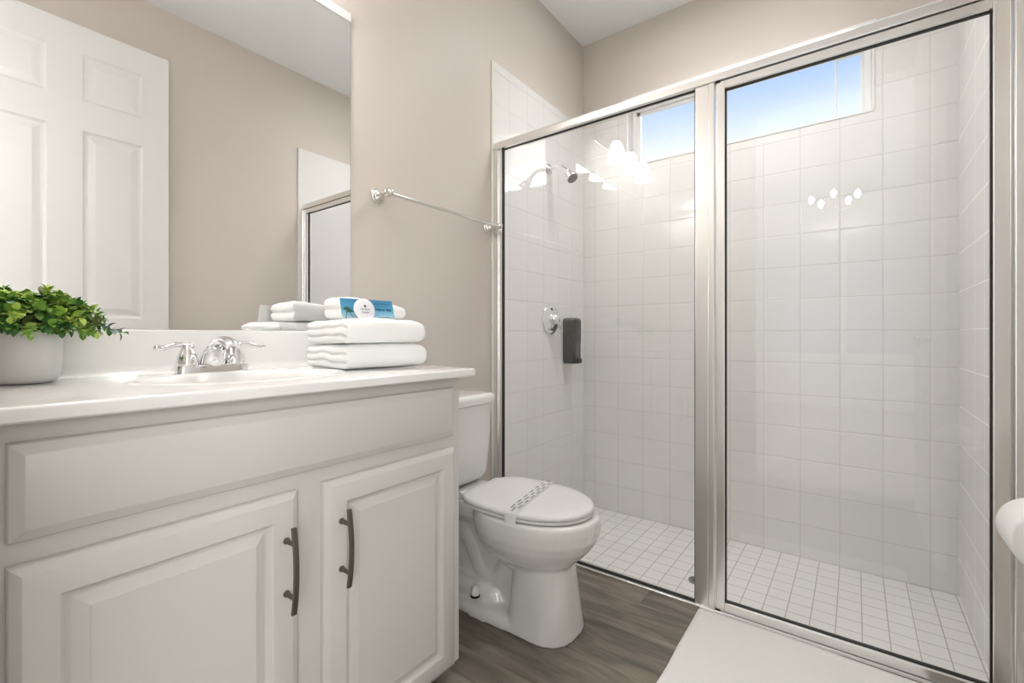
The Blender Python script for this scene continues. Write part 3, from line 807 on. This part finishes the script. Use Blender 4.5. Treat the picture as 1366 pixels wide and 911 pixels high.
# paper hygiene band over the lid
def band():
    bm = bmesh.new()
    # path follows the lid: up the near edge, across, down the far edge
    W2 = .019
    a0 = Vector((.505, TY - .154)); a1 = Vector((.445, TY + .154))
    d = (a1 - a0).normalized(); nrm = Vector((d.y, -d.x))
    L_ = (a1 - a0).length
    prof = [(-.0045, .436), (-.0055, .448), (-.0050, .462), (-.003, .474), (.004, .4785), (.016, .4803), (.06, .4809), (L_ / 2, .4811), (L_ - .06, .4809), (L_ - .016, .4803), (L_ - .004, .4785), (L_ + .003, .474), (L_ + .005, .462), (L_ + .0055, .448)]
    rows = []
    for s, z in prof:
        c = a0 + d * s
        rows.append([(c + nrm * (W2 * k), z) for k in (-1, 0, 1)])
    top_, bot = [], []
    for r in rows:
        top_.append([bm.verts.new((p.x, p.y, z)) for p, z in r])
    for i in range(len(rows) - 1):
        for k in range(2):
            bm.faces.new((top_[i][k], top_[i][k + 1], top_[i + 1][k + 1], top_[i + 1][k]))
    o = obj('hygiene_band', bm, M_BAND)
    md = o.modifiers.new('solid', 'SOLIDIFY'); md.thickness = 0.0004; md.offset = 0
    tag(o, 'white printed paper hygiene band wrapped across the closed toilet lid', 'paper band')
    # printed lines: short slanted grey words in three staggered rows
    pb = bmesh.new()
    rnd = random.Random(4)
    for r, off in ((-.0115, .022), (0.0, .004), (.0115, .026)):
        s = off
        while s < L_ - .02:
            ln = .030
            x = s
            while x < s + ln - .002:      # letters
                w_ = rnd.uniform(.0022, .0034)
                q = []
                for (ds, dn_) in ((0, -.0031), (w_ * .85, -.0031), (w_ * .85 + .001, .0031), (.001, .0031)):
                    c = a0 + d * (x + ds) + nrm * (r + dn_)
                    t_ = min(max((x) / .016, 0), 1)
                    zz = .4785 + .0026 * min(t_, 1) + .0004
                    if x > .03: zz = .4816
                    q.append(pb.verts.new((c.x, c.y, zz)))
                pb.faces.new(q)
                x += w_ + .0006
            s += ln + .018
    p_ = obj('printed_text', pb, M_INK, o)
band()

# ------------------------------------------------------------------ bath mat
def bath_mat():
    x0, x1, y0, y1 = 0.900, 1.480, 0.93, 1.6195
    nx, ny = 72, 60
    bm = bmesh.new()
    def h(u, v):
        x = x0 + (x1 - x0) * u; y = y0 + (y1 - y0) * v
        e = min(u, 1 - u) * (x1 - x0); f = min(v, 1 - v) * (y1 - y0)
        ed = min(e, f)
        z = .0115 * min(1, (ed / .012)) ** .5
        z -= .0022 * math.exp(-((x - 1.246) / .004) ** 2)
        z += .0012 * noise.noise(Vector((x * 9, y * 9, 0)))
        z -= .0022 * (math.exp(-((f - .035) / .005) ** 2) + math.exp(-((e - .035) / .005) ** 2)) * (1 if ed > .02 else 0) * .5
        return x, y, z
    g = []
    for i in range(nx + 1):
        col = []
        for j in range(ny + 1):
            u, v = i / nx, j / ny
            u = .5 - .5 * cos(pi * u) if False else u
            x, y, z = h(u, v)
            x += .004 * noise.noise(Vector((0, y * 5, 3))) * (1 - u) * 2
            y += .0012 * noise.noise(Vector((x * 5, 0, 7))) * v
            if x > 1.246: y -= .004 * min(1, (x - 1.246) / .06) * v
            col.append(bm.verts.new((x, y, FZ + .001 + max(z, 0))))
        g.append(col)
    for i in range(nx):
        for j in range(ny):
            bm.faces.new((g[i][j], g[i + 1][j], g[i + 1][j + 1], g[i][j + 1]))
    # underside
    b = [bm.verts.new((v.co.x, v.co.y, FZ + .0005)) for v in (g[0][0], g[nx][0], g[nx][ny], g[0][ny])]
    o = obj('bath_mat', bm, M_MAT, smooth=True)
    tag(o, 'white terry bath mat on the wood floor in front of the shower door', 'bath mat')
bath_mat()

# ------------------------------------------------------------------ towels
def folded_towel(name, label, loc, rotz, w, d, h, layers, seed, group=None, slope=0.0):
    """local axes: +x front (rounded fold), y width, z up; origin at the bottom centre"""
    bm = bmesh.new()
    rnd = random.Random(seed)
    NX, NY, NZ = 30, 30, 24
    def pt(a, b, c):
        # a,b,c in -1..1 cube surface -> towel
        x, y, z = a * d / 2, b * w / 2, (c * .5 + .5) * h
        # roundness of front/back folds
        rf = .46 * h
        zz = z - h / 2
        fx = x
        if x > d / 2 - rf:
            t = (x - (d / 2 - rf)) / rf
            lim = math.sqrt(max(0, 1 - (abs(zz) / (h / 2)) ** 2.6))
            fx = (d / 2 - rf) + rf * t * (.18 + .82 * lim)
        elif x < -(d / 2 - rf):
            t = (-x - (d / 2 - rf)) / rf
            lim = math.sqrt(max(0, 1 - (abs(zz) / (h / 2)) ** 2.6))
            fx = -((d / 2 - rf) + rf * t * (.3 + .7 * lim))
        # open sides: soft corners and layer grooves
        e = abs(b)
        rs = .020 if y < 0 else .030
        ty = max(0, (abs(y) - (w / 2 - rs)) / rs)
        lim = math.sqrt(max(0, 1 - (abs(zz) / (h / 2)) ** (4 if y < 0 else 2.6)))
        yy = math.copysign((w / 2 - rs) + rs * ty * ((.35 + .65 * lim) if y < 0 else (.12 + .88 * lim)), y) if ty > 0 else y
        if ty > 0 and y < 0:
            ph = (z / h) * layers
            wob_ = .34 * noise.noise(Vector((x * 18, seed, b))) 
            g = abs(((ph + wob_) % 1.0) - .0)
            g = min(g, 1 - g)
            dep = math.exp(-(g / .14) ** 2) * .0085 * ty
            if abs(zz) < h / 2 * .93: yy -= math.copysign(dep, y)
            yy += math.copysign(.007 * ty * noise.noise(Vector((int(ph + wob_) * 3.1, x * 6, seed))), y)
        v = Vector((fx, yy, z))
        nz = .0045 * noise.noise(Vector((fx * 14, yy * 14, seed))) + .0010 * noise.noise(Vector((fx * 40, yy * 40, seed)))
        v.z += nz * (z / h) - .0045 * (z / h) * (abs(b) ** 3)
        v.x += .0022 * noise.noise(Vector((yy * 16, z * 20, seed + 5)))
        v.z *= 1 - slope * (b * .5 + .5)
        if v.z < .0006: v.z = .0006
        return v
    def face(fn, n, m):
        g = [[bm.verts.new(pt(*fn(-1 + 2 * i / n, -1 + 2 * j / m))) for j in range(m + 1)] for i in range(n + 1)]
        for i in range(n):
            for j in range(m): bm.faces.new((g[i][j], g[i + 1][j], g[i + 1][j + 1], g[i][j + 1]))
    face(lambda s, t: (s, t, 1), NX, NY); face(lambda s, t: (s, t, -1), NX, NY)
    face(lambda s, t: (1, s, t), NY, NZ); face(lambda s, t: (-1, s, t), NY, NZ)
    face(lambda s, t: (s, 1, t), NX, NZ); face(lambda s, t: (s, -1, t), NX, NZ)
    bmesh.ops.remove_doubles(bm, verts=bm.verts[:], dist=1e-5)
    o = obj(name, bm, M_TOWEL, smooth=True)
    o.location = loc; o.rotation_euler = (0, 0, rotz)
    tag(o, label, 'towel', group)
    return o
TR = radians(-5)
TC = Vector((.198, .813, 0))
folded_towel('folded_towel', 'folded white bath towel at the bottom of the stack on the counter', (TC.x, TC.y, CT + .001), TR, .252, .222, .066, 3, 1.3, 'folded bath towels on the counter')
folded_towel('folded_towel', 'folded white bath towel carrying the washcloth, upper of the two thick towels', (TC.x + .002, TC.y - .004, CT + .0675), TR, .246, .220, .0665, 3, 4.7, 'folded bath towels on the counter')
TT = CT + .133
folded_towel('folded_washcloth', 'folded white washcloth lying on the towel stack behind the blue card', (.160, .834, TT + .0005), radians(-6), .194, .125, .069, 2, 9.1, slope=.30)

# ------------------------------------------------------------------ card and soap
CR = radians(-4)
cd = thing('postcard', 'blue beach picture card leaning on the washcloth on the towels', 'card', (.246, .786, TT - .0005), CR)
CW, CH = .166, .056
tilt = .012
def cp(y, z, off=0.0):       # point on the leaning card (local)
    return Vector((-tilt * z / CH + off, y, z))
bm = bmesh.new()
loft(bm, [[cp(-CW / 2, 0), cp(CW / 2, 0), cp(CW / 2 - .004, CH), cp(-CW / 2, CH)], [cp(-CW / 2, 0, -.0006), cp(CW / 2, 0, -.0006), cp(CW / 2 - .004, CH, -.0006), cp(-CW / 2, CH, -.0006)]])
o = obj('card', bm, [M_OCEAN, M_WHITE], cd)
for p in o.data.polygons:
    if p.normal.x < -.5: p.material_index = 1
def strokes(bm, segs, wd, off=.0004):
    for (y0, z0, y1, z1) in segs:
        a = Vector((y0, z0)); b = Vector((y1, z1)); d = (b - a); n = Vector((-d.y, d.x)).normalized() * wd / 2
        bm.faces.new([bm.verts.new(cp(q.x, q.y, off)) for q in (a - n, b - n, b + n, a + n)])
def text_obj(name, body, size, loc_fn, m, parent, align='CENTER'):
    c = bpy.data.curves.new(name, 'FONT'); c.body = body; c.size = size; c.align_x = align; c.extrude = 0.0; c.offset = .0002
    t = bpy.data.objects.new(name, c); COL.objects.link(t)
    dg = bpy.context.evaluated_depsgraph_get(); me = bpy.data.meshes.new_from_object(t.evaluated_get(dg))
    bpy.data.objects.remove(t, do_unlink=True)
    for v in me.vertices: v.co = loc_fn(v.co.x, v.co.y)
    me.materials.clear(); me.materials.append(m)
    o = bpy.data.objects.new(name, me); COL.objects.link(o); o.parent = parent
    return o
text_obj('card_text', 'Dreamer Map', .0100, lambda x, y: cp(.045 + x, .0265 + y, .0005), M_DINK, cd)
M_PRINT = mat('print_blue', srgb(60, 110, 150), .6)
rnd = random.Random(2)
for part_name, z, y0, y1, w_ in (('headline', .0455, .018, .066, .0042), ('fine_print', .0385, .022, .066, .0014), ('fine_print', .012, .006, .030, .0012), ('fine_print', .0075, .03, .066, .0016)):
    bm = bmesh.new(); y = y0
    while y < y1:
        l_ = rnd.uniform(.0016, .0034)
        strokes(bm, [(y, z, y + l_, z)], w_); y += l_ + .0009
    obj(part_name, bm, M_PRINT, cd)
bm = bmesh.new()   # palm tree picture
for tx, lean in ((-.066, .006), (-.060, -.012)):
    strokes(bm, [(tx - lean, .001, tx, .022)], .0018)
for cxp, czp in ((-.066, .026), (-.058, .020)):
    for k in range(9):
        a = pi * k / 8 + .1
        strokes(bm, [(cxp, czp, cxp + .011 * cos(a), czp + .011 * sin(a) * .8), ], .0020)
obj('palm_picture', bm, M_PALM, cd)
so = thing('soap_disc', 'small round white wrapped soap standing in front of the blue card', 'soap', (.258, .763, TT - .0005), CR)
bm = bmesh.new(); SR = .0305
lathe(bm, [(SR - .002, -.0045), (SR, -.003), (SR, .003), (SR - .002, .0045), (.01, .0050)], 44, (0, 0, SR * .86), 'X')
for v in bm.verts:
    if v.co.z < .0003: v.co.z = .0003
    v.co.x -= tilt * v.co.z / CH
obj('wrapper', bm, M_SOAP, so, auto=50)
bm = bmesh.new()
def sdisc(cy_, cz_, r, n=14):
    bm.faces.new([bm.verts.new((.0054 - tilt * (cz_ + r * sin(2 * pi * k / n)) / CH, cy_ + r * cos(2 * pi * k / n), cz_ + r * sin(2 * pi * k / n))) for k in range(n)])
sdisc(0.0, .036, .0034)
obj('emblem', bm, mat('olive_ink', srgb(70, 76, 50), .6), so)
bm = bmesh.new(); rnd = random.Random(9)
for z, hw, hh_ in ((.0275, .014, .0016), (.020, .0115, .0010), (.0175, .009, .0008)):
    y = -hw
    while y < hw:
        l_ = rnd.uniform(.0012, .0024)
        bm.faces.new([bm.verts.new((.0054 - tilt * zz / CH, yy, zz)) for yy, zz in ((y, z - hh_), (y + l_, z - hh_), (y + l_, z + hh_), (y, z + hh_))])
        y += l_ + .0007
obj('soap_text', bm, M_INK, so)

# ------------------------------------------------------------------ potted plant
pt_ = thing('potted_plant', 'bushy green artificial plant in a white ceramic pot', 'plant', (0.083, 0.140, CT + .0005))
bm = bmesh.new()
pr_ = [(.034, 0), (.0425, .0006), (.0485, .005), (.0525, .014), (.0542, .030), (.0555, .07), (.0555, .094), (.0545, .0955), (.0525, .0945), (.0520, .085), (.045, .083)]
lathe(bm, pr_, 56, cap0=True, cap1=False)
obj('pot', bm, M_POT, pt_, auto=50)
bm = bmesh.new(); lathe(bm, [(.0522, .078), (.0522, .086), (.03, .089), (.005, .090)], 30)
obj('soil', bm, M_SOIL, pt_, smooth=True)
leaves = bmesh.new(); stems = bmesh.new()
rnd = random.Random(11)
def leaf(p, d, up, ln, mi_):
    d = d.normalized(); s = d.cross(up)
    if s.length < 1e-3: s = Vector((1, 0, 0))
    s.normalize(); n = s.cross(d).normalized()
    w_ = ln * .36
    prof = [(0, .10, 0), (.22, .72, .05), (.5, 1.0, .07), (.78, .75, .03), (1.0, .06, -.06)]
    rows = []
    for t, ww, hz in prof:
        c = p + d * (ln * t) + n * (ln * hz)
        rows.append((leaves.verts.new(c - s * w_ * ww + n * (w_ * ww * .28)), leaves.verts.new(c), leaves.verts.new(c + s * w_ * ww + n * (w_ * ww * .28))))
    for a, b in zip(rows, rows[1:]):
        for k in range(2):
            f = leaves.faces.new((a[k], a[k + 1], b[k + 1], b[k])); f.material_index = mi_; f.smooth = True
def sprig(az, el, ln, bright, first=.35):
    base = Vector((.030 * cos(az) * cos(el), .030 * sin(az) * cos(el), .086))
    dr_ = Vector((cos(az) * cos(el), sin(az) * cos(el), sin(el)))
    mid = base + dr_ * ln * .55 + Vector((0, 0, ln * .14))
    end = base + dr_ * ln + Vector((0, 0, -ln * .04 * cos(el)))
    path = smooth_path([base, mid, end], 6)
    if pt_.location.x + end.x < .008: return
    tube(stems, path, [.0011 - .0006 * i / len(path) for i in range(len(path))], 5)
    k = 0
    for i, p in enumerate(path):
        t = i / (len(path) - 1)
        if t < first: continue
        dirv = (path[min(i + 1, len(path) - 1)] - path[max(i - 1, 0)]).normalized()
        for sgn in (0, 1):
            a = k * 1.57 + sgn * pi + rnd.uniform(-.4, .4)
            side = dirv.cross(Vector((0, 0, 1)))
            if side.length < .01: side = Vector((1, 0, 0))
            side.normalize(); up2 = side.cross(dirv)
            ld_ = (dirv * .55 + (side * cos(a) + up2 * sin(a)) * .9)
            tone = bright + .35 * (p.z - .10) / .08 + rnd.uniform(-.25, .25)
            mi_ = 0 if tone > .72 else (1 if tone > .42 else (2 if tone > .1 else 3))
            if rnd.random() < .05: mi_ = 4
            l_ = rnd.uniform(.017, .028) * (1.0 - .35 * max(0, t - .6) / .4)
            if pt_.location.x + (p + ld_.normalized() * l_).x < .006: continue
            if (p + ld_.normalized() * l_).z < .084 and t < .9: continue
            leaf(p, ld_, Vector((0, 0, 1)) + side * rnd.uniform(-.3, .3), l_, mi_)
        k += 1
    if pt_.location.x + end.x > .03:
        leaf(end, dirv, Vector((0, 0, 1)), .013, 1)
for i in range(92):
    az = i * 2.39996 + rnd.uniform(-.2, .2)
    el = math.asin(min(1, .10 + .90 * ((i + .5) / 92)))
    ln = rnd.uniform(.066, .086) * (1.02 + .10 * sin(el))
    sprig(az, el * .98, ln, rnd.uniform(.15, .75))
sprig(radians(62), radians(6), .118, .05, .5)      # the long trailing sprig on the right
sprig(radians(58), radians(30), .100, .5, .4)
sprig(radians(48), radians(38), .095, .3, .4)
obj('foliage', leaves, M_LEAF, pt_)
obj('stems', stems, M_STEM, pt_, smooth=True)

# ------------------------------------------------------------------ toilet paper on the right wall
tp = thing('toilet_paper_roll', 'white toilet paper roll on the right wall at the edge of the view', 'toilet paper', (1.592, 1.205, .648))
bm = bmesh.new()
rings = []
for (r, h) in ((.019, -.052), (.050, -.052), (.0535, -.050), (.055, -.046), (.055, .046), (.0535, .050), (.050, .052), (.019, .052)):
    rings.append([Vector((r * sin(2 * pi * k / 48), h, r * cos(2 * pi * k / 48))) for k in range(48)])
loft(bm, rings, closed=True)
obj('paper', bm, M_PAPER, tp, auto=45)
bm = bmesh.new(); loft(bm, [[Vector((r * sin(2 * pi * k / 32), h, r * cos(2 * pi * k / 32))) for k in range(32)] for r, h in ((.0175, -.0515), (.0188, -.0515), (.0188, .0515), (.0175, .0515))], closed=True)
obj('core', bm, M_CORE, tp, auto=45)
th = thing('toilet_paper_holder', 'nickel toilet paper holder on the right wall carrying the roll', 'paper holder', (W + .005, 1.205, .648))
for s in (-1, 1):
    bm = bmesh.new()
    lathe(bm, [(.022, 0), (.022, -.006), (.012, -.012), (.009, -.03), (.009, -.058), (.012, -.064), (.012, -.073), (.004, -.077)], 20, (0, s * .072, 0), 'X')
    obj('wall_post', bm, M_NICKEL, th, smooth=True)
bm = bmesh.new(); tube(bm, [(-.068, -.07, 0), (-.068, .07, 0)], .0155, 18)
obj('roller', bm, M_WHITE, th, auto=40)

# ------------------------------------------------------------------ chandelier in the room behind (only seen reflected in the glass)
ch = thing('chandelier', 'small five bulb chandelier in the room behind the doorway', 'chandelier', (1.15, -2.4, 2.40))
bm = bmesh.new(); lathe(bm, [(.012, -.12), (.022, -.09), (.012, -.05), (.006, 0), (.006, .33)], 14); lathe(bm, [(.06, .345), (.05, .365)], 20)
obj('stem', bm, M_NICKEL, ch, smooth=True)
for k in range(5):
    a = 2 * pi * k / 5 + .3
    bm = bmesh.new()
    tube(bm, smooth_path([(.01 * cos(a), .01 * sin(a), -.09), (.10 * cos(a), .10 * sin(a), -.12), (.19 * cos(a), .19 * sin(a), -.09), (.20 * cos(a), .20 * sin(a), -.05)], 4), .006, 8)
    ar = obj('arm', bm, M_NICKEL, ch, smooth=True)
    bm = bmesh.new(); lathe(bm, [(.008, -.05), (.022, -.03), (.028, -.005), (.02, .02), (.004, .035)], 14, (.20 * cos(a), .20 * sin(a), 0))
    obj('bulb', bm, M_BULB, ar, smooth=True)
